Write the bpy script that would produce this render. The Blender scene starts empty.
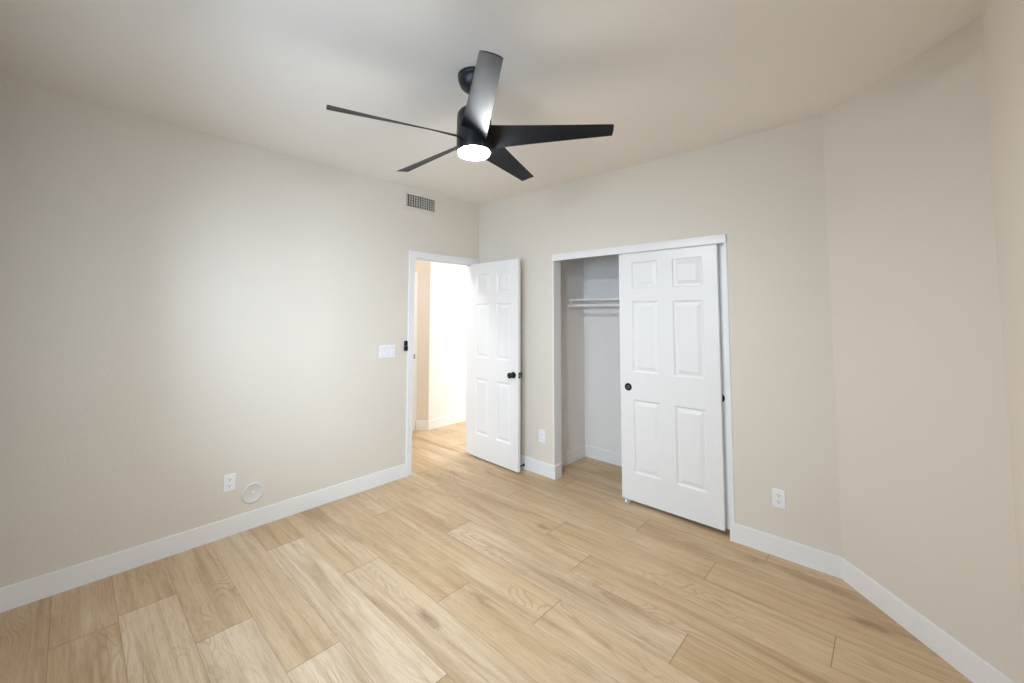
import bpy, bmesh, math, random
from mathutils import Vector, Matrix

C = bpy.context.scene.collection
SC = bpy.context.scene
PI = math.pi

# ------------------------------------------------------------------ camera
F, YAW, PITCH, ROLL = 407.54, -0.7545, 0.0607, 0.0026
SX, SY = -6.44, -52.72
CAM = Vector((3.348, -3.116, 1.518))
fw = Vector((math.sin(YAW)*math.cos(PITCH), math.cos(YAW)*math.cos(PITCH), math.sin(PITCH)))
rt = Vector((math.cos(YAW), -math.sin(YAW), 0))
up = rt.cross(fw)
r2 = rt*math.cos(ROLL) + up*math.sin(ROLL)
u2 = -rt*math.sin(ROLL) + up*math.cos(ROLL)
cd = bpy.data.cameras.new('camera')
cam = bpy.data.objects.new('camera', cd)
C.objects.link(cam)
cd.sensor_fit = 'HORIZONTAL'
cd.sensor_width = 36.0
cd.lens = F/1024*36.0
cd.shift_x = -SX/1024
cd.shift_y = SY/1024
cd.clip_start = 0.02
m3 = Matrix((r2, u2, -fw)).transposed()
cam.matrix_world = Matrix.Translation(CAM) @ m3.to_4x4()
SC.camera = cam

# ------------------------------------------------------------------ world, lights, exposure
SC.view_settings.view_transform = 'Standard'
SC.view_settings.look = 'None'
SC.view_settings.gamma = 1.0
SC.view_settings.use_curve_mapping = False
SC.view_settings.exposure = 0.47
SC.cycles.use_denoising = True
SC.cycles.max_bounces = 12
SC.cycles.diffuse_bounces = 8
SC.cycles.sample_clamp_indirect = 6.0

world = bpy.data.worlds.new('daylight_sky')
SC.world = world
world.use_nodes = True
bg = world.node_tree.nodes['Background']
bg.inputs['Color'].default_value = (0.80, 0.90, 1.0, 1)
bg.inputs['Strength'].default_value = 0.8

def area(name, loc, target, sx, sy, power, color, spread=180):
    d = bpy.data.lights.new(name, 'AREA')
    d.shape = 'RECTANGLE'; d.size = sx; d.size_y = sy
    d.energy = power; d.color = color; d.spread = math.radians(spread)
    o = bpy.data.objects.new(name, d); C.objects.link(o)
    o.location = loc
    o.rotation_euler = (Vector(target)-Vector(loc)).to_track_quat('-Z', 'Y').to_euler()
    return o

# daylight falling through the window in the wall behind the camera
area('window_daylight', (2.0, -3.88, 1.75), (0.55, -1.85, 1.15), 1.8, 1.3, 67, (0.62, 0.80, 1.0), 150)
# daylight from the glazed end of the hallway
area('hallway_daylight', (-0.6, 2.72, 1.35), (-0.6, 0, 1.2), 0.84, 2.2, 66, (0.78, 0.89, 1.0))
# added fill without a fixture, brightens the angled hallway wall
area('hallway_added_fill', (-0.62, -1.3, 2.70), (-0.62, -1.1, 0), 0.3, 0.3, 14, (0.95, 0.97, 1.0))

# ------------------------------------------------------------------ materials
def s2l(c):
    return tuple((v/255/12.92 if v/255 <= .04045 else ((v/255+.055)/1.055)**2.4) for v in c)

def mat(name, rgb, rough=0.5, spec=0.5, metal=0.0, bump=None, var=None, coat=0.0):
    m = bpy.data.materials.new(name); m.use_nodes = True
    nt = m.node_tree; N = nt.nodes; L = nt.links
    b = N['Principled BSDF']
    col = s2l(rgb)+(1,)
    b.inputs['Base Color'].default_value = col
    b.inputs['Roughness'].default_value = rough
    b.inputs['Specular IOR Level'].default_value = spec
    b.inputs['Metallic'].default_value = metal
    b.inputs['Coat Weight'].default_value = coat
    tc = N.new('ShaderNodeTexCoord')
    if bump:
        sc, st, dist = bump
        n = N.new('ShaderNodeTexNoise'); n.inputs['Scale'].default_value = sc
        n.inputs['Detail'].default_value = 3; n.inputs['Roughness'].default_value = .55
        L.new(tc.outputs['Object'], n.inputs['Vector'])
        bp = N.new('ShaderNodeBump'); bp.inputs['Strength'].default_value = st
        bp.inputs['Distance'].default_value = dist
        L.new(n.outputs['Fac'], bp.inputs['Height']); L.new(bp.outputs['Normal'], b.inputs['Normal'])
    if var:
        sc, amt = var
        n = N.new('ShaderNodeTexNoise'); n.inputs['Scale'].default_value = sc
        L.new(tc.outputs['Object'], n.inputs['Vector'])
        mr = N.new('ShaderNodeMapRange')
        mr.inputs['From Min'].default_value = .3; mr.inputs['From Max'].default_value = .7
        mr.inputs['To Min'].default_value = 1-amt; mr.inputs['To Max'].default_value = 1+amt
        L.new(n.outputs['Fac'], mr.inputs['Value'])
        mx = N.new('ShaderNodeVectorMath'); mx.operation = 'SCALE'
        mx.inputs[0].default_value = col[:3]
        L.new(mr.outputs['Result'], mx.inputs['Scale'])
        L.new(mx.outputs['Vector'], b.inputs['Base Color'])
    return m

M_WALL = mat('beige_wall_paint', (223, 215, 204), .75, .25, bump=(80, .32, .004), var=(1.5, .008))
M_BOUNCE_CUT = mat('bounce_cutting_dark_wall', (70, 72, 75), .75, .25, bump=(70, .25, .004))  # dark colour invented for the unseen front wall, absorbs bounce light near the camera
M_CEIL = mat('ceiling_paint', (238, 234, 228), .85, .2, bump=(55, .2, .004), var=(1.2, .008))
M_CLOSET = mat('closet_wall_paint', (236, 233, 230), .75, .25, bump=(70, .25, .004))
M_TRIM = mat('white_trim_paint', (236, 236, 236), .35, .45, bump=(30, .03, .002))
M_DOOR = mat('white_door_paint', (236, 236, 236), .33, .5, bump=(120, .04, .001))
M_BLACK = mat('matte_black_metal', (26, 27, 30), .42, .5, .3, var=(40, .05))
M_FAN = mat('fan_black_finish', (30, 31, 34), .36, .5, 0.15, var=(20, .05))
M_BLADE = mat('fan_blade_black', (25, 27, 32), .42, .18, 0.0, bump=(90, .05, .001))
M_PLASTIC = mat('white_plastic', (238, 239, 242), .3, .5, var=(30, .01))
M_SLOT = mat('dark_slot', (44, 44, 48), .6, .3, var=(30, .02))
M_VENT = mat('vent_painted_metal', (214, 209, 199), .6, .3, var=(30, .01))
M_DUCT = mat('dark_duct', (40, 36, 33), .8, .2, var=(10, .05))
M_GAP = mat('plastic_gap_shadow_line', (196, 196, 198), .5, .3, var=(30, .02))
M_STEEL = mat('brushed_steel', (160, 158, 154), .35, .5, .9, var=(60, .04))
M_RUBBER = mat('black_rubber', (20, 20, 21), .7, .3, var=(60, .04))
M_PULL = mat('finger_pull_grey', (88, 88, 90), .4, .5, .5, var=(60, .04))

def emit(name, rgb, st):
    m = bpy.data.materials.new(name); m.use_nodes = True
    nt = m.node_tree; b = nt.nodes['Principled BSDF']
    b.inputs['Base Color'].default_value = (.9, .9, .9, 1)
    b.inputs['Emission Color'].default_value = s2l(rgb)+(1,)
    n = nt.nodes.new('ShaderNodeValue'); n.outputs[0].default_value = st
    nt.links.new(n.outputs[0], b.inputs['Emission Strength'])
    return m
M_LENS = emit('lit_lens', (241, 246, 247), 335)

def glass():
    m = bpy.data.materials.new('clear_window_glass'); m.use_nodes = True
    nt = m.node_tree; N = nt.nodes; L = nt.links
    N.remove(N['Principled BSDF'])
    t = N.new('ShaderNodeBsdfTransparent'); g = N.new('ShaderNodeBsdfGlossy'); g.inputs['Roughness'].default_value = .02
    f = N.new('ShaderNodeFresnel'); f.inputs['IOR'].default_value = 1.3
    mx = N.new('ShaderNodeMixShader')
    L.new(f.outputs[0], mx.inputs[0]); L.new(t.outputs[0], mx.inputs[1]); L.new(g.outputs[0], mx.inputs[2])
    L.new(mx.outputs[0], N['Material Output'].inputs['Surface'])
    return m
M_GLASS = glass()

def floor_mat():
    m = bpy.data.materials.new('oak_plank_floor'); m.use_nodes = True
    nt = m.node_tree; N = nt.nodes; L = nt.links
    b = N['Principled BSDF']
    uv = N.new('ShaderNodeUVMap'); uv.uv_map = 'plank'
    gr = N.new('ShaderNodeUVMap'); gr.uv_map = 'grain'
    at = N.new('ShaderNodeAttribute'); at.attribute_name = 'tone'
    at2 = N.new('ShaderNodeAttribute'); at2.attribute_name = 'size'   # x = length, y = width
    def math_(op, a, bb=None, c=None):
        n = N.new('ShaderNodeMath'); n.operation = op
        for i, v in enumerate((a, bb, c)):
            if v is None: continue
            if isinstance(v, (int, float)): n.inputs[i].default_value = v
            else: L.new(v, n.inputs[i])
        return n.outputs[0]
    def mapr(v, a, bb, c, d, clamp=True):
        n = N.new('ShaderNodeMapRange'); n.clamp = clamp
        L.new(v, n.inputs['Value'])
        for k, x in zip(('From Min', 'From Max', 'To Min', 'To Max'), (a, bb, c, d)): n.inputs[k].default_value = x
        return n.outputs['Result']
    def noise(vec, sc, det, rough, dist=0.0):
        n = N.new('ShaderNodeTexNoise'); n.inputs['Scale'].default_value = sc
        n.inputs['Detail'].default_value = det; n.inputs['Roughness'].default_value = rough
        n.inputs['Distortion'].default_value = dist
        L.new(vec, n.inputs['Vector']); return n.outputs['Fac']
    def scale(sx, sy):
        n = N.new('ShaderNodeMapping'); n.inputs['Scale'].default_value = (sx, sy, 1)
        L.new(gr.outputs['UV'], n.inputs['Vector']); return n.outputs['Vector']
    def mix(fac, a, bb, mode='MIX'):
        n = N.new('ShaderNodeMix'); n.data_type = 'RGBA'; n.blend_type = mode
        if isinstance(fac, (int, float)): n.inputs[0].default_value = fac
        else: L.new(fac, n.inputs[0])
        for i, v in ((6, a), (7, bb)):
            if isinstance(v, tuple): n.inputs[i].default_value = v
            else: L.new(v, n.inputs[i])
        return n.outputs[2]
    # base tone of each plank; the pale end also holds painted daylight whitening
    cr = N.new('ShaderNodeValToRGB')
    e = cr.color_ramp.elements
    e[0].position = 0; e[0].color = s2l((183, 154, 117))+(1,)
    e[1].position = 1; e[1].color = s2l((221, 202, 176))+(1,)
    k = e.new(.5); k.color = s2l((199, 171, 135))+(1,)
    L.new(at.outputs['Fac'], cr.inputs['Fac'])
    # broad pale and dark zones inside a plank
    pale = noise(scale(1.3, 4.5), 1.0, 3, .55, .4)
    c1 = mix(mapr(pale, .50, .72, 0, .55), cr.outputs['Color'], s2l((218, 200, 172))+(1,))
    smear = noise(scale(.7, 6.5), 1.0, 4, .6, .9)
    c2 = mix(mapr(smear, .50, .74, 0, .75), c1, s2l((152, 122, 88))+(1,))
    # long streaks along the grain
    streak = noise(scale(.8, 30), 1.0, 4, .6, .5)
    c3 = mix(mapr(streak, .46, .72, 0, .50), c2, s2l((158, 128, 92))+(1,))
    light = noise(scale(.9, 40), 1.0, 3, .6, .3)
    c3 = mix(mapr(light, 0.52, .76, 0, .25), c3, s2l((222, 205, 178))+(1,))
    # cathedral figure: bands of a warped field, only in places
    warp = noise(scale(1.0, 5.5), 1.0, 2, .45, .6)
    band = math_('SINE', math_('MULTIPLY', warp, 170.0))
    bandm = math_('MULTIPLY', mapr(band, .2, 1.0, 0, 1), mapr(noise(scale(1.6, 5), 1.0, 2, .5), .50, .64, 0, .36))
    c3 = mix(bandm, c3, s2l((146, 116, 84))+(1,))
    # fine pores
    fine = noise(scale(9, 210), 1.0, 3, .6)
    c4 = mix(mapr(fine, .50, .74, 0, .50), c3, s2l((148, 119, 86))+(1,))
    # knots, drawn out along the grain
    vo = N.new('ShaderNodeTexVoronoi'); vo.inputs['Scale'].default_value = 1.0
    L.new(scale(1.5, 5.0), vo.inputs['Vector'])
    kn = noise(scale(11, 42), 1.0, 3, .6)
    kd = math_('ADD', vo.outputs['Distance'], math_('MULTIPLY', math_('SUBTRACT', kn, .5), .30))
    sel = N.new('ShaderNodeSeparateColor'); L.new(vo.outputs['Color'], sel.inputs[0])
    pick = mapr(sel.outputs[0], .66, .68, 0, 1)
    kf = math_('MULTIPLY', mapr(kd, .0, .20, .80, 0), pick)
    c5 = mix(kf, c4, s2l((112, 84, 58))+(1,))
    # seams
    sp = N.new('ShaderNodeSeparateXYZ'); L.new(uv.outputs['UV'], sp.inputs[0])
    sz = N.new('ShaderNodeSeparateXYZ'); L.new(at2.outputs['Vector'], sz.inputs[0])
    du = math_('MINIMUM', sp.outputs[0], math_('SUBTRACT', sz.outputs[0], sp.outputs[0]))
    dv = math_('MINIMUM', sp.outputs[1], math_('SUBTRACT', sz.outputs[1], sp.outputs[1]))
    s_u = mapr(du, .0012, .0026, .65, 0)
    s_v = mapr(dv, .0007, .0018, .5, 0)
    seam = math_('MAXIMUM', s_u, s_v)
    c6 = mix(seam, c5, s2l((92, 72, 52))+(1,))
    L.new(c6, b.inputs['Base Color'])
    b.inputs['Specular IOR Level'].default_value = .4
    L.new(mapr(fine, .3, .7, .38, .5), b.inputs['Roughness'])
    bp = N.new('ShaderNodeBump'); bp.inputs['Strength'].default_value = .25; bp.inputs['Distance'].default_value = .001
    L.new(math_('SUBTRACT', math_('MULTIPLY', fine, .3), seam), bp.inputs['Height'])
    L.new(bp.outputs['Normal'], b.inputs['Normal'])
    return m
M_FLOOR = floor_mat()

# ------------------------------------------------------------------ builders
def add_box(bm, lo, hi, bev=0.0, seg=2):
    r = bmesh.ops.create_cube(bm, size=1.0)
    vs = r['verts']
    for v in vs:
        v.co = Vector([lo[i]+(v.co[i]+.5)*(hi[i]-lo[i]) for i in range(3)])
    if bev > 0:
        es = list({e for v in vs for e in v.link_edges})
        bmesh.ops.bevel(bm, geom=es, offset=bev, segments=seg, profile=.5, affect='EDGES')

def add_lathe(bm, prof, seg=40, mtx=None, cap=True):
    rings = []
    for (r, z) in prof:
        ring = []
        if r < 1e-6:
            v = bm.verts.new((0, 0, z)); ring = [v]
        else:
            for i in range(seg):
                a = 2*PI*i/seg
                ring.append(bm.verts.new((r*math.cos(a), r*math.sin(a), z)))
        rings.append(ring)
    for a, b in zip(rings, rings[1:]):
        for i in range(seg):
            j = (i+1) % seg
            if len(a) == 1 and len(b) == 1: continue
            if len(a) == 1: bm.faces.new((a[0], b[i], b[j]))
            elif len(b) == 1: bm.faces.new((a[i], a[j], b[0]))
            else: bm.faces.new((a[i], a[j], b[j], b[i]))
    if cap:
        for ring, flip in ((rings[0], True), (rings[-1], False)):
            if len(ring) > 1:
                bm.faces.new(list(reversed(ring)) if flip else ring)
    if mtx is not None:
        vs = [v for r in rings for v in r]
        bmesh.ops.transform(bm, matrix=mtx, verts=vs)

def axis(loc, d):
    """Lathe axis (local +Z) pointing along d, origin at loc."""
    q = Vector(d).to_track_quat('Z', 'Y')
    return Matrix.Translation(Vector(loc)) @ q.to_matrix().to_4x4()

def obj(name, bm, m, parent=None, smooth=False):
    bmesh.ops.recalc_face_normals(bm, faces=bm.faces)
    me = bpy.data.meshes.new(name)
    bm.to_mesh(me); bm.free()
    if smooth:
        for p in me.polygons: p.use_smooth = True
        try: me.set_sharp_from_angle(angle=math.radians(38))
        except Exception: pass
    me.materials.append(m)
    o = bpy.data.objects.new(name, me); C.objects.link(o)
    if parent is not None: o.parent = parent
    return o

def tag(o, label=None, cat=None, group=None, kind=None):
    if label: o['label'] = label
    if cat: o['category'] = cat
    if group: o['group'] = group
    if kind: o['kind'] = kind
    return o

def thing(name, label, cat, loc=(0, 0, 0), rotz=0.0, group=None):
    o = bpy.data.objects.new(name, None); C.objects.link(o)
    o.empty_display_size = .05
    o.location = loc; o.rotation_euler = (0, 0, rotz)
    return tag(o, label, cat, group)

def struct(name, bm, m, label, cat, smooth=False):
    return tag(obj(name, bm, m, None, smooth), label, cat, kind='structure')

def B(lo, hi, bev=0.0, seg=2):
    bm = bmesh.new(); add_box(bm, lo, hi, bev, seg); return bm

# ------------------------------------------------------------------ room measurements
H = 2.74
XB = 3.094                    # end of the closet wall
XR = 3.667                    # right wall
YA = -0.611                   # where the angled wall meets the right wall
YF = -3.50                    # front wall (behind the camera)
T = 0.11
DY0, DY1, DH = -0.853, -0.075, 2.06     # entry doorway in the left wall
CX0, CX1, CH = 1.046, 2.523, 2.03      # closet opening (inside the jamb boards)
CL, CR, CB = 0.915, 2.655, 0.722       # closet interior
VY0, VY1, VZ0, VZ1 = -0.958, -0.617, 2.546, 2.675
BH, BT = 0.12, 0.012

def wall_grid(us, vs, holes, f, t):
    """Solid wall from a grid of cells, f(u, v, d) gives the point at depth d (0 = room face, t = far face)."""
    bm = bmesh.new()
    nu, nv = len(us)-1, len(vs)-1
    solid = lambda i, j: 0 <= i < nu and 0 <= j < nv and (i, j) not in holes
    cache = {}
    def V(i, j, d):
        k = (i, j, d)
        if k not in cache: cache[k] = bm.verts.new(f(us[i], vs[j], d))
        return cache[k]
    for i in range(nu):
        for j in range(nv):
            if not solid(i, j): continue
            for d in (0, t):
                bm.faces.new((V(i, j, d), V(i+1, j, d), V(i+1, j+1, d), V(i, j+1, d)))
            if not solid(i-1, j): bm.faces.new((V(i, j, 0), V(i, j+1, 0), V(i, j+1, t), V(i, j, t)))
            if not solid(i+1, j): bm.faces.new((V(i+1, j, 0), V(i+1, j+1, 0), V(i+1, j+1, t), V(i+1, j, t)))
            if not solid(i, j-1): bm.faces.new((V(i, j, 0), V(i+1, j, 0), V(i+1, j, t), V(i, j, t)))
            if not solid(i, j+1): bm.faces.new((V(i, j+1, 0), V(i+1, j+1, 0), V(i+1, j+1, t), V(i, j+1, t)))
    return bm

# ------------------------------------------------------------------ floor: every plank laid in its row
def build_floor():
    rnd = random.Random(11)
    W, Lp = 0.2315, 1.54
    joints = {-1: 2.734, 0: 1.995, 1: 2.514, 2: 1.564, 3: 1.914, 4: 1.05, 5: 2.017, 6: 1.556,
              7: .972, 8: .389, 9: 1.431, 10: .964, 11: .475, 12: .53}
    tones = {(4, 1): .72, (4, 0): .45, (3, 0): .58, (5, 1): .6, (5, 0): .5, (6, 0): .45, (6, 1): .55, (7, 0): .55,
             (7, 1): .72, (8, 0): .5, (8, 1): .9, (9, 0): .6, (9, 1): .95, (10, 0): .55, (10, 1): .92,  # palest planks: own tone plus window daylight painted in
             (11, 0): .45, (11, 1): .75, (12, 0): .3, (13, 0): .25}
    me = bpy.data.meshes.new('floor')
    verts, faces, uvs, uvg, tone, size = [], [], [], [], [], []
    X0, X1, Y0, Y1 = -3.0, XR+.1, YF-.1, 3.0
    k = -20
    for k in range(-15, 18):
        yc = -0.224 - W*k
        y0, y1 = yc-W/2, yc+W/2
        if y1 < Y0 or y0 > Y1: continue
        j = joints.get(k, rnd.uniform(0, Lp))
        j0 = j
        while j > X0: j -= Lp
        x = j
        while x < X1:
            idx = int(round((x-j0)/Lp))+1
            a, b = max(x, X0), min(x+Lp, X1)
            n = len(verts)
            verts += [(a, y0, 0), (b, y0, 0), (b, y1, 0), (a, y1, 0)]
            faces.append((n, n+1, n+2, n+3))
            ox, oy = rnd.uniform(0, 60), rnd.uniform(0, 60)
            l = [(a-x, 0), (b-x, 0), (b-x, W), (a-x, W)]
            uvs += l; uvg += [(p+ox, q+oy) for p, q in l]
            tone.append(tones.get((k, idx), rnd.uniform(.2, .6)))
            size.append((Lp, W, 0))
            x += Lp
    me.from_pydata(verts, [], faces)
    for nm, data in (('plank', uvs), ('grain', uvg)):
        lay = me.uv_layers.new(name=nm)
        for i, p in enumerate(data): lay.data[i].uv = p
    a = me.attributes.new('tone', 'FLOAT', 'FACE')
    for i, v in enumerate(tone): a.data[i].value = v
    a = me.attributes.new('size', 'FLOAT_VECTOR', 'FACE')
    for i, v in enumerate(size): a.data[i].vector = v
    me.materials.append(M_FLOOR)
    o = bpy.data.objects.new('floor', me); C.objects.link(o)
    tag(o, 'light oak plank floor running through room, closet and hallway', 'floor', kind='structure')
build_floor()

# ------------------------------------------------------------------ ceiling and walls
struct('ceiling', B((-2.6, YF-.12, H), (XR+.12, 2.9, H+.1)), M_CEIL, 'smooth off white ceiling above the whole room', 'ceiling')

us = [YF-.12, VY0, DY0-.015, VY1, DY1+.012, 2.7]
us = sorted(us)
vs = [0, DH+.012, VZ0, VZ1, H]
holes = {(us.index(DY0-.015), 0), (us.index(VY1), 0)}
holes |= {(us.index(VY0), 2), (us.index(DY0-.015), 2)}
struct('wall_left', wall_grid(us, vs, holes, lambda u, v, d: (-d, u, v), T), M_WALL,
       'long beige left wall holding the doorway and the air vent', 'wall')

us = [-0.0, CX0-.015, CX1+.015, XB]
vs = [0, CH+.05, H]
struct('wall_back', wall_grid(us, vs, {(1, 0)}, lambda u, v, d: (u, d, v), T), M_WALL,
       'beige back wall around the closet opening', 'wall')

# angled wall between the back wall and the right wall
dx, dy = XR-XB, YA
ln = math.hypot(dx, dy); ex, ey = dx/ln, dy/ln
nx, ny = -ey, ex                       # pointing out of the room
if nx < 0: nx, ny = -nx, -ny
def slab(p, q, z0, z1, off0, off1, bev=0):
    """Box standing along p-q between two offsets measured along the left-hand side of p->q."""
    d = (Vector(q)-Vector(p)); l = d.length; d.normalize()
    n = Vector((-d.y, d.x))
    bm = bmesh.new()
    add_box(bm, (0, off0, z0), (l, off1, z1), bev)
    mt = Matrix(((d.x, n.x, 0, p[0]), (d.y, n.y, 0, p[1]), (0, 0, 1, 0), (0, 0, 0, 1)))
    bmesh.ops.transform(bm, matrix=mt, verts=bm.verts)
    return bm
def poly_slab(pts, z0, z1):
    bm = bmesh.new()
    lo = [bm.verts.new((x, y, z0)) for x, y in pts]
    hi = [bm.verts.new((x, y, z1)) for x, y in pts]
    bm.faces.new(lo); bm.faces.new(hi)
    n = len(pts)
    for i in range(n):
        j = (i+1) % n
        bm.faces.new((lo[i], lo[j], hi[j], hi[i]))
    return bm
struct('wall_angled', poly_slab([(XB, 0), (XR, YA), (XR+T, YA+.05), (XB+.05, T)], 0, H), M_WALL,
       'narrow angled wall between closet wall and right wall', 'wall')
struct('wall_right', B((XR, YF, 0), (XR+T, YA, H)), M_WALL, 'beige right wall at the edge of the picture', 'wall')

WX0, WX1, WZ0, WZ1 = 0.8, 2.2, 0.88, 2.12
struct('wall_front', wall_grid([-T, WX0, WX1, XR+T], [0, WZ0, WZ1, H], {(1, 1)}, lambda u, v, d: (u, YF-d, v), T), M_BOUNCE_CUT,
       'unseen window wall behind the viewpoint, darkened to cut bounce light', 'wall')
bm = bmesh.new()
for lo, hi in (((WX0, YF-.09, WZ0), (WX1, YF-.04, WZ0+.05)), ((WX0, YF-.09, WZ1-.05), (WX1, YF-.04, WZ1)),
               ((WX0, YF-.09, WZ0+.05), (WX0+.05, YF-.04, WZ1-.05)), ((WX1-.05, YF-.09, WZ0+.05), (WX1, YF-.04, WZ1-.05)),
               (((WX0+WX1)/2-.02, YF-.085, WZ0+.05), ((WX0+WX1)/2+.02, YF-.045, WZ1-.05))):
    add_box(bm, lo, hi, .003)
w1 = struct('window_1', bm, M_TRIM, 'white framed sliding window behind the viewpoint', 'window')
obj('window_pane', B((WX0+.045, YF-.067, WZ0+.045), (WX1-.045, YF-.063, WZ1-.045)), M_GLASS, w1)

# closet interior
struct('wall_closet_left', B((CL-.08, T, 0), (CL, CB, H)), M_CLOSET, 'pale grey left side wall inside the closet', 'wall')
struct('wall_closet_right', B((CR, T, 0), (CR+.08, CB, H)), M_CLOSET, 'pale grey right side wall inside the closet', 'wall')
struct('wall_closet_back', B((CL-.08, CB, 0), (CR+.08, CB+.08, H)), M_CLOSET, 'pale grey rear wall inside the closet', 'wall')

# hallway
HX = -1.10; HY = 0.15
struct('wall_hall', B((HX-T, HY, 0), (HX, 2.7, H)), M_CLOSET, 'bright hallway wall seen through the doorway', 'wall')
HD = 0.75
struct('wall_hall_angled', poly_slab([(HX, HY), (HX-HD, HY-HD), (HX-HD-.1, HY-HD+.05), (HX-.1, HY+.12)], 0, H), M_WALL,
       'angled beige hallway wall seen through the doorway', 'wall')
struct('wall_hall_far', B((HX-HD-T, -2.5, 0), (HX-HD, HY-HD, H)), M_WALL, 'hallway wall beyond the doorway', 'wall')
struct('wall_hall_end', B((HX-HD-T, -2.6, 0), (-T, -2.5, H)), M_WALL, 'wall closing the hallway', 'wall')
struct('wall_hall_window', wall_grid([HX-T, HX+.03, -T-.03, -T], [0, .15, 2.45, H], {(1, 1)}, lambda u, v, d: (u, 2.6+d, v), .08), M_WALL,
       'glazed end wall of the hallway', 'wall')

# ------------------------------------------------------------------ baseboards
def base(name, p, q, label, o0=0.0, o1=BT, h=BH):
    bm = slab(p, q, 0, h, o0, o1, .003)
    return struct(name, bm, M_TRIM, label, 'baseboard')
def base_poly(name, pts, label, h=BH):
    bm = poly_slab(pts, 0, h)
    es = [e for e in bm.edges if all(abs(v.co.z-h) < 1e-6 for v in e.verts)]
    bmesh.ops.bevel(bm, geom=es, offset=.003, segments=2, affect='EDGES')
    return struct(name, bm, M_TRIM, label, 'baseboard')
base_poly('baseboard_left', [(0, YF), (BT, YF+BT), (BT, DY0-.064), (0, DY0-.064)], 'white baseboard along the left wall')
JX = CX0-.015
base_poly('baseboard_back', [(0, 0), (0.0, -BT), (CX0+BT, -BT), (CX0+BT, .092), (CX0, .092), (CX0, 0)],
          'white baseboard between doorway corner and closet, wrapping the closet jamb')
a22 = math.atan2(-dy, dx)/2
mx_ = XB-BT*math.tan(a22)
RBX = 2.508
kx, ky = XR-BT, YA-BT*math.tan((PI/2-2*a22)/2)
base_poly('baseboard_closet_side', [(RBX, 0), (RBX, -BT), (mx_, -BT), (XB, 0)], 'white baseboard right of the closet')
base_poly('baseboard_angled', [(XB, 0), (mx_, -BT), (kx, ky), (XR, YA)], 'white baseboard along the angled wall')
base_poly('baseboard_right', [(XR, YA), (kx, ky), (kx, YF+BT), (XR, YF)], 'white baseboard along the right wall')
base_poly('baseboard_front', [(0, YF), (XR, YF), (XR-BT, YF+BT), (BT, YF+BT)], 'white baseboard along the window wall')
base_poly('baseboard_closet_left', [(CL, T), (CL+BT, T), (CL+BT, CB-BT), (CL, CB)], 'white baseboard on the left side inside the closet')
base_poly('baseboard_closet_back', [(CL, CB), (CL+BT, CB-BT), (CR-BT, CB-BT), (CR, CB)], 'white baseboard at the rear inside the closet')
base_poly('baseboard_closet_right', [(CR, CB), (CR-BT, CB-BT), (CR-BT, T), (CR, T)], 'white baseboard on the right side inside the closet')
q8 = BT*math.tan(PI/8)
base_poly('baseboard_hall', [(HX, HY), (HX+BT, HY-q8), (HX+BT, 2.6), (HX, 2.6)], 'white baseboard on the bright hallway wall')
HC = .158                                # distance along the angled hall wall to the door casing there
s5 = math.sqrt(.5)
def hp(t, off): return (HX-t*s5+off*s5, HY-t*s5-off*s5)
base_poly('baseboard_hall_angled', [(HX, HY), (HX+BT, HY-q8), hp(HC, BT), hp(HC, 0)], 'white baseboard on the angled hallway wall')

# ------------------------------------------------------------------ entry doorway: casing and jamb
bm = bmesh.new()
cw, ct = .063, .016
def casing_leg(bm, y0, y1, z0, z1):
    add_box(bm, (0, y0, z0), (ct, y1, z1), .004)
casing_leg(bm, DY0-cw, DY0, 0, DH+cw-.001)
casing_leg(bm, DY1, DY1+cw, 0, DH+cw-.001)
casing_leg(bm, DY0, DY1, DH, DH+cw-.001)
# raised outer bead of the profile
add_box(bm, (ct-.004, DY0-cw, 0), (ct+.004, DY0-cw+.018, DH+cw), .003)
add_box(bm, (ct-.004, DY1+cw-.018, 0), (ct+.004, DY1+cw, DH+cw), .003)
add_box(bm, (ct-.004, DY0-cw+.018, DH+cw-.018), (ct+.004, DY1+cw-.018, DH+cw), .003)
struct('trim_1', bm, M_TRIM, 'white casing around the open doorway', 'door casing')
bm = bmesh.new()
add_box(bm, (-T, DY0-.015, 0), (0, DY0, DH))
add_box(bm, (-T, DY1, 0), (0, DY1+.012, DH))
add_box(bm, (-T, DY0-.015, DH), (0, DY1+.012, DH+.012))
add_box(bm, (-.085, DY0, 0), (-.045, DY0+.011, DH-.011), .002)      # stops
add_box(bm, (-.085, DY0, DH-.011), (-.045, DY1, DH), .002)
struct('trim_2', bm, M_TRIM, 'white jamb boards lining the open doorway', 'door jamb')
# casing and jamb of the next door in the hallway
bm = bmesh.new()
def hbox(bm, t0, t1, o0, o1, z0, z1, bev=.002):
    b2 = slab(hp(t0, 0), hp(t1, 0), z0, z1, o0, o1, bev)
    me = bpy.data.meshes.new('tmp'); b2.to_mesh(me); b2.free(); bm.from_mesh(me); bpy.data.meshes.remove(me)
hbox(bm, HC, HC+.012, 0, .014, BH, 2.07)
hbox(bm, HC+.012, HC+.07, 0, .018, 0, 2.07)
t3 = struct('trim_3', bm, M_TRIM, 'white casing of the next door along the hallway', 'door casing')
bm = bmesh.new(); hbox(bm, HC+.024, HC+.05, .018, .020, .92, .98, .0005)
tag(obj('strike_plate', bm, M_STEEL, t3), 'small steel strike plate')

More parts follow.
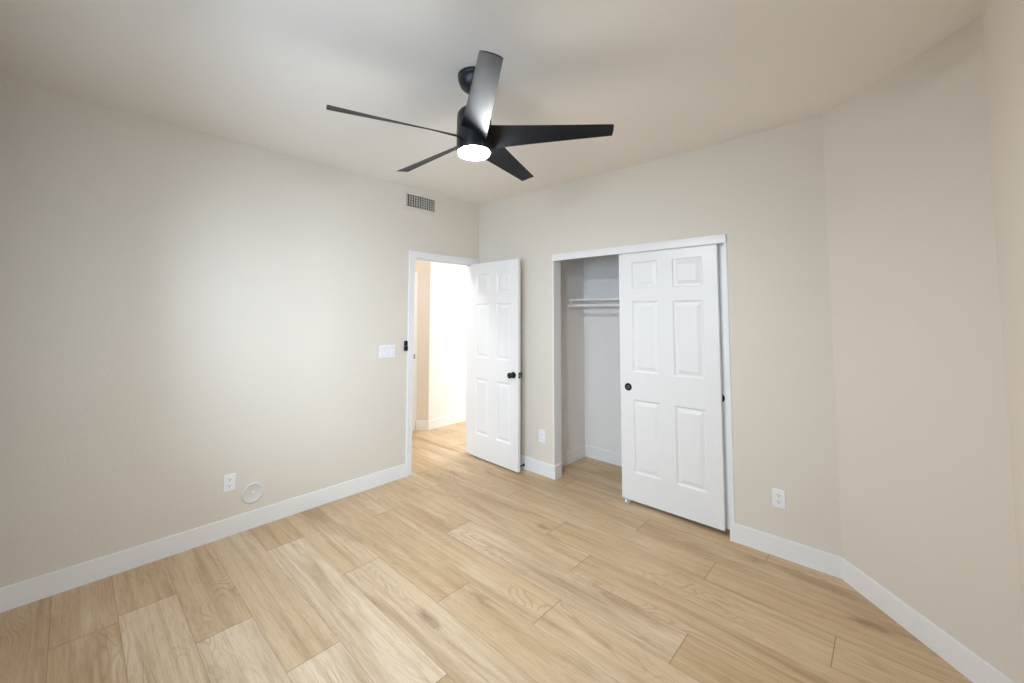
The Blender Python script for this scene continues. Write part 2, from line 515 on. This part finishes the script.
# ------------------------------------------------------------------ closet opening trim
bm = bmesh.new()
add_box(bm, (CX0-.015, -.005, 0), (CX0, T, CH+.05), .002)
struct('trim_4', bm, M_TRIM, 'white left jamb board of the closet opening', 'closet jamb')
bm = bmesh.new()
add_box(bm, (CX1, -.005, 0), (CX1+.015, T, CH+.05), .002)
struct('trim_5', bm, M_TRIM, 'white right jamb board of the closet opening', 'closet jamb')
bm = bmesh.new()
add_box(bm, (CX0-.015, -.013, CH-.013), (CX1+.015, .012, CH+.048), .003)
add_box(bm, (CX0, .012, CH+.012), (CX1, T, CH+.05), .002)
add_box(bm, (CX0-.013, -.017, CH+.030), (CX1+.013, -.012, CH+.046), .002)
struct('trim_6', bm, M_TRIM, 'white header board above the sliding closet doors', 'closet header')

# ------------------------------------------------------------------ six panel doors
def panel_door(w, h, t, cols, rows):
    """Leaf in local space: x 0..w, y 0..t (visible face at y = 0), z 0..h, raised panels on both faces."""
    bm = bmesh.new()
    xs = sorted([0, w]+[c for p in cols for c in p]); zs = sorted([0, h]+[r for p in rows for r in p])
    steps = [(0, 0), (.009, .0095), (.018, .0105), (.046, .0025)]
    for face in (0, 1):
        yy = (lambda d: d) if face == 0 else (lambda d: t-d)
        vc = {}
        def V(x, z, d=0):
            k = (round(x, 5), round(z, 5), round(d, 5))
            if k not in vc: vc[k] = bm.verts.new((x, yy(d), z))
            return vc[k]
        for a, b in zip(xs, xs[1:]):
            for c, d in zip(zs, zs[1:]):
                if (a, b) in cols and (c, d) in rows:
                    for (i0, d0), (i1, d1) in zip(steps, steps[1:]):
                        P = [(a+i0, c+i0), (b-i0, c+i0), (b-i0, d-i0), (a+i0, d-i0)]
                        Q = [(a+i1, c+i1), (b-i1, c+i1), (b-i1, d-i1), (a+i1, d-i1)]
                        for s in range(4):
                            e = (s+1) % 4
                            bm.faces.new((V(*P[s], d0), V(*P[e], d0), V(*Q[e], d1), V(*Q[s], d1)))
                    i, dd = steps[-1]
                    bm.faces.new((V(a+i, c+i, dd), V(b-i, c+i, dd), V(b-i, d-i, dd), V(a+i, d-i, dd)))
                else:
                    bm.faces.new((V(a, c), V(b, c), V(b, d), V(a, d)))
    # edges of the leaf
    bm.verts.ensure_lookup_table()
    def find(x, y, z):
        for v in bm.verts:
            if abs(v.co.x-x) < 1e-5 and abs(v.co.y-y) < 1e-5 and abs(v.co.z-z) < 1e-5: return v
    for x in (0, w):
        for c, d in zip(zs, zs[1:]):
            bm.faces.new((find(x, 0, c), find(x, 0, d), find(x, t, d), find(x, t, c)))
    for z in (0, h):
        for a, b in zip(xs, xs[1:]):
            bm.faces.new((find(a, 0, z), find(b, 0, z), find(b, t, z), find(a, t, z)))
    bmesh.ops.recalc_face_normals(bm, faces=bm.faces)
    es = [e for e in bm.edges if len(e.link_faces) == 2 and e.calc_face_angle() > 1.2 and
          all(abs(v.co.y) < 1e-5 or abs(v.co.y-t) < 1e-5 for v in e.verts)]
    bmesh.ops.bevel(bm, geom=es, offset=.002, segments=2, affect='EDGES')
    return bm

ROWS = [(.222, .800), (1.018, 1.588), (1.693, 1.908)]
COLS = [(.113, .328), (.442, .660)]
# the entry door, folded open in front of the back wall
EX, EY, EW, ETH = -.004, -.118, .729, .035
d1 = struct('door_1', panel_door(EW, 2.045, ETH, [(.104, .308), (.424, .628)], [(.240, .822), (1.040, 1.610), (1.712, 1.925)]), M_DOOR,
            'white six panel door standing open in front of the back wall', 'door')
d1.location = (EX, EY, .012)
d1.rotation_euler = (0, 0, math.radians(-2.3))
def knob_lathe(bm, loc, d):
    add_lathe(bm, [(0, 0), (.031, 0), (.032, .003), (.029, .007), (.012, .010), (.0105, .030), (.018, .036), (.026, .043),
                   (.0285, .052), (.0265, .061), (.018, .067), (0, .069)], 32, axis(loc, d))
kz = .910
for yy, d in ((0, (0, -1, 0)), (ETH, (0, 1, 0))):
    bm = bmesh.new(); knob_lathe(bm, (EW-.060, yy, kz), d)
    tag(obj('door_knob', bm, M_BLACK, d1, True), 'round black door knob')
bm = bmesh.new(); add_box(bm, (EW-.0005, .006, kz-.028), (EW+.0022, ETH-.006, kz+.028), .001)
lp = tag(obj('latch_plate', bm, M_BLACK, d1), 'black latch plate on the door edge')
bm = bmesh.new(); add_box(bm, (EW+.0015, .011, kz-.009), (EW+.012, ETH-.011, kz+.009), .002)
obj('latch_bolt', bm, M_STEEL, lp)
for hz in (.22, 1.02, 1.82):
    bm = bmesh.new(); add_lathe(bm, [(.0065, -.045), (.0065, .045)], 16, Matrix.Translation((-.004, ETH+.002, hz)))
    obj('hinge', bm, M_BLACK, d1, True)

# the two sliding closet doors
def slider(name, x, y, label, pull_x, pull_side):
    d = struct(name, panel_door(.762, 1.998, .032, COLS, ROWS), M_DOOR, label, 'sliding door')
    d.location = (x, y, .032)
    bm = bmesh.new()
    add_lathe(bm, [(.012, .0005), (.022, .0005), (.0265, .0030), (.030, .0026), (.031, -.002)], 32, axis((pull_x, 0, .893), (0, -1, 0)), cap=False)
    p = tag(obj('finger_pull', bm, M_BLACK, d, True), 'round black finger pull')
    bm = bmesh.new(); add_lathe(bm, [(0, .0012), (.013, .0012), (.014, 0)], 24, axis((pull_x, 0, .893), (0, -1, 0)), cap=False)
    obj('pull_cup', bm, M_PULL, p, True)
    return d
slider('door_2', 1.706, .020, 'white six panel sliding closet door in front, right of the open gap', .069, 0)
slider('door_3', 1.759, .064, 'white sliding closet door behind the front one, only its right edge showing', .692, 0)
g = thing('floor_guide', 'small white floor guide under the sliding closet door', 'door guide', (1.745, .036, 0))
bm = bmesh.new()
add_box(bm, (-.016, -.016, 0), (.016, .060, .004), .001)
obj('guide_base', bm, M_PLASTIC, g)
for y0 in (-.022, .020, .062):
    obj('guide_fin', B((-.010, y0, .004), (.010, y0+.004, .046 if y0 != -.022 else .030), .001), M_PLASTIC, g)

# ------------------------------------------------------------------ closet shelf and rod
s = thing('closet_shelf', 'white wooden closet shelf across the rear of the closet', 'shelf', (0, 0, 0))
SZ, SYF = 1.652, .445
obj('shelf_board', B((CL+.001, SYF, SZ), (CR-.001, CB-.001, SZ+.019), .002), M_TRIM, s)
obj('cleat', B((CL+.001, SYF+.015, SZ-.075), (CL+.019, CB-.02, SZ), .002), M_TRIM, s)
obj('cleat', B((CL+.001, CB-.019, SZ-.075), (CR-.001, CB-.001, SZ), .002), M_TRIM, s)
obj('cleat', B((CR-.019, SYF+.015, SZ-.075), (CR-.001, CB-.02, SZ), .002), M_TRIM, s)
r = thing('closet_rod', 'white clothes rod hanging below the front edge of the closet shelf', 'clothes rod', (0, 0, 0))
RZ, RY = 1.603, SYF-.016
bm = bmesh.new(); add_lathe(bm, [(.0145, CL+.012), (.0145, CR-.012)], 24, axis((0, RY, RZ), (1, 0, 0)))
obj('rod', bm, M_TRIM, r, True)
for x, sgn in ((CL+.001, 1), (CR-.001, -1)):
    bm = bmesh.new()
    add_lathe(bm, [(0, 0), (.024, 0), (.024, .004), (.019, .006), (.019, .016), (0, .016)], 24, axis((x, RY, RZ), (sgn, 0, 0)))
    add_box(bm, (min(x, x+sgn*.004), RY-.010, RZ), (max(x, x+sgn*.004), RY+.010, SZ+.012), .001)
    obj('rod_socket', bm, M_TRIM, r, True)

# ------------------------------------------------------------------ air vent high on the left wall
v = thing('air_vent', 'beige painted wall vent with dark grid above the doorway', 'air vent', (0, (VY0+VY1)/2, (VZ0+VZ1)/2))
hw, hh = (VY1-VY0)/2, (VZ1-VZ0)/2
bm = bmesh.new()
fo = .026
for lo, hi in (((-.002, -hw-fo, -hh-fo), (.006, hw+fo, -hh+.004)), ((-.002, -hw-fo, hh-.004), (.006, hw+fo, hh+fo)),
               ((-.002, -hw-fo, -hh+.004), (.006, -hw+.004, hh-.004)), ((-.002, hw-.004, -hh+.004), (.006, hw+fo, hh-.004))):
    add_box(bm, lo, hi, .002)
obj('vent_frame', bm, M_WALL, v)
bm = bmesh.new()
nb = 12
for i in range(nb):
    y = -hw+.004+(i+.5)*(2*hw-.008)/nb
    add_box(bm, (-.012, y-.0016, -hh+.003), (.004, y+.0016, hh-.003))
obj('vertical_louvers', bm, M_VENT, v)
bm = bmesh.new()
for i in range(5):
    z = -hh+.004+(i+.5)*(2*hh-.008)/5
    add_box(bm, (-.032, -hw+.003, z-.0016), (-.014, hw-.003, z+.0016))
obj('horizontal_louvers', bm, M_VENT, v)
bm = bmesh.new()
add_box(bm, (-.115, -hw, -hh), (-.110, hw, hh))
for lo, hi in (((-.11, -hw, -hh), (-.004, -hw+.002, hh)), ((-.11, hw-.002, -hh), (-.004, hw, hh)),
               ((-.11, -hw+.002, -hh), (-.004, hw-.002, -hh+.002)), ((-.11, -hw+.002, hh-.002), (-.004, hw-.002, hh))):
    add_box(bm, lo, hi)
obj('duct_box', bm, M_DUCT, v)

# ------------------------------------------------------------------ outlets, switches, cover plate
def lathe_slot(bm, x, z, w, h, y0=-.0086, y1=-.0070):
    add_box(bm, (x-w/2, y0, z-h/2), (x+w/2, y1, z+h/2))
def outlet(label, loc, rotz):
    """Local: plate faces -Y, wall plane at y = 0."""
    o = thing('wall_outlet', label, 'outlet', loc, rotz, 'duplex outlets low on the walls')
    obj('cover_plate', B((-.035, -.0055, -.0575), (.035, 0, .0575), .002), M_PLASTIC, o)
    for s_ in (-1, 1):
        bm = bmesh.new()
        add_lathe(bm, [(0, 0), (.0165, 0), (.0175, -.001), (.0175, -.004)], 28, axis((0, -.0080, s_*.0195), (0, -1, 0)), cap=False)
        f = obj('receptacle', bm, M_PLASTIC, o, True)
        bm = bmesh.new()
        for x, hgt in ((-.0063, .0085), (.0063, .0072)): lathe_slot(bm, x, s_*.0195+.004, .0024, hgt)
        add_lathe(bm, [(0, .0006), (.0027, .0006), (.0027, 0)], 12, axis((0, -.0080, s_*.0195-.0075), (0, -1, 0)), cap=False)
        obj('slots', bm, M_SLOT, f)
    bm = bmesh.new(); add_lathe(bm, [(0, .0012), (.0025, .0010), (.003, 0)], 14, axis((0, -.0055, 0), (0, -1, 0)), cap=False)
    obj('screw', bm, M_PLASTIC, o, True)
    return o
outlet('white duplex outlet low on the left wall beside the round cover plate', (0, -2.318, .355), PI/2)
outlet('white duplex outlet on the back wall between open door and closet', (.901, 0, .357), 0)
outlet('white duplex outlet on the wall right of the closet', (2.793, 0, .357), 0)

sw = thing('light_switch', 'white three gang switch plate on the left wall by the doorway', 'light switch', (0, -1.128, 1.172), PI/2)
obj('cover_plate', B((-.082, -.006, -.058), (.082, 0, .058), .002), M_PLASTIC, sw)
for i in (-1, 0, 1):
    bm = bmesh.new()
    add_box(bm, (i*.046-.0165, -.0085, -.0335), (i*.046+.0165, -.005, .0335), .0012)
    for vtx in bm.verts:
        if vtx.co.y < -.007: vtx.co.y += (.003 if i != 0 else -.001)*(vtx.co.z/.0335)*.6
    obj('rocker', bm, M_PLASTIC, sw)
    obj('rocker_gap', B((i*.046-.0185, -.0064, -.0355), (i*.046+.0185, -.0050, .0355)), M_GAP, sw)

cp = thing('round_cover_plate', 'round painted cover plate low on the left wall right of the outlet', 'cover plate', (0, -2.172, .243))
M_COVER = mat('cover_paint', (222, 218, 212), .55, .3, var=(20, .01))
bm = bmesh.new()
add_lathe(bm, [(0, .006), (.056, .006), (.060, .0085), (.068, .0075), (.072, .003), (.072, 0)], 56, axis((0, 0, 0), (1, 0, 0)), cap=False)
obj('plate', bm, M_COVER, cp, True)
bm = bmesh.new(); add_lathe(bm, [(0, .003), (.004, .0028), (.0075, 0)], 20, axis((.006, 0, 0), (1, 0, 0)), cap=False)
obj('screw', bm, M_PLASTIC, cp, True)

# black flip latch on the doorway casing
fl = thing('flip_latch', 'small black flip latch on the left edge of the doorway casing', 'latch', (0, -.936, 1.214))
bm = bmesh.new(); add_box(bm, (0, -.016, .000), (.012, .018, .044), .003)
obj('latch_base', bm, M_BLACK, fl)
bm = bmesh.new(); add_box(bm, (.002, -.022, -.050), (.020, .020, -.002), .009, 3)
obj('latch_tab', bm, M_BLACK, fl, True)

# door stop screwed to the baseboard behind the open door
ds = thing('door_stop', 'small black door stop on the baseboard behind the open door', 'door stop', (.682, -BT, .040))
bm = bmesh.new(); add_lathe(bm, [(0, 0), (.013, 0), (.012, .004), (.006, .006), (.005, .045), (0, .045)], 20, axis((0, 0, 0), (0, -1, 0)))
obj('stem', bm, M_BLACK, ds, True)
bm = bmesh.new(); add_lathe(bm, [(0, .043), (.009, .043), (.010, .047), (.010, .056), (.006, .060), (0, .060)], 20, axis((0, 0, 0), (0, -1, 0)))
obj('rubber_tip', bm, M_RUBBER, ds, True)

# ------------------------------------------------------------------ ceiling fan
FC = Vector((1.837, -1.746, 2.408)); FR = .693; FPH = -.655
fan = thing('ceiling_fan', 'black five blade ceiling fan with a lit round light', 'ceiling fan', FC)
zc = H-FC.z
bm = bmesh.new()
add_lathe(bm, [(0, zc), (.086, zc), (.086, zc-.013), (.084, zc-.016), (.085, zc-.021), (.082, zc-.034), (.070, zc-.060), (.050, zc-.078), (.030, zc-.089), (.018, zc-.091)], 48)
obj('canopy', bm, M_FAN, fan, True)
bm = bmesh.new(); add_lathe(bm, [(.0135, .13), (.0135, zc-.085)], 24)
obj('downrod', bm, M_FAN, fan, True)
bm = bmesh.new()
add_lathe(bm, [(.022, .172), (.030, .168), (.034, .152), (.060, .150), (.076, .142), (.085, .128), (.088, .108), (.089, .0), (.089, -.062), (.087, -.068), (.081, -.070), (.081, -.066), (0, -.066)], 56)
obj('motor_housing', bm, M_FAN, fan, True)
bm = bmesh.new()
add_lathe(bm, [(.0805, -.064), (.0805, -.076), (.078, -.082), (.066, -.087), (.040, -.091), (0, -.093)], 48, cap=False)
tag(obj('light_lens', bm, M_LENS, fan, True), 'glowing white light lens')

def blade_bm():
    bm = bmesh.new()
    nr, nc = 22, 8
    th = .0045
    grid = {}
    for i in range(nr+1):
        f = i/nr
        rr = .070+(FR-.070)*f
        ta = -.072+.031*f**.8            # trailing edge
        tb = .052-.009*f
        za = .036-.026*f**.8
        zb = -.036+.028*f**.75
        for j in range(nc+1):
            g = j/nc
            t_ = ta+(tb-ta)*g
            z = za+(zb-za)*g
            z += .006*(1-f*.5)*(4*g*(1-g))         # gentle crown
            ro = rr+(-.003*(2*g-1)**2 if i == nr else 0)
            e = th*(.35+.65*min(1, 6*min(g, 1-g)))
            grid[i, j, 0] = bm.verts.new((ro, t_, z+e/2))
            grid[i, j, 1] = bm.verts.new((ro, t_, z-e/2))
    for i in range(nr):
        for j in range(nc):
            for s_ in (0, 1):
                bm.faces.new([grid[a, b, s_] for a, b in ((i, j), (i+1, j), (i+1, j+1), (i, j+1))])
    for i in range(nr):
        for j in (0, nc):
            bm.faces.new((grid[i, j, 0], grid[i+1, j, 0], grid[i+1, j, 1], grid[i, j, 1]))
    for j in range(nc):
        for i in (0, nr):
            bm.faces.new((grid[i, j, 0], grid[i, j+1, 0], grid[i, j+1, 1], grid[i, j, 1]))
    return bm
b0 = obj('blade', blade_bm(), M_BLADE, fan, True)
b0.rotation_euler = (0, 0, FPH)
for k in range(1, 5):
    b = b0.copy(); C.objects.link(b); b.parent = fan
    b.rotation_euler = (0, 0, FPH+k*2*PI/5)
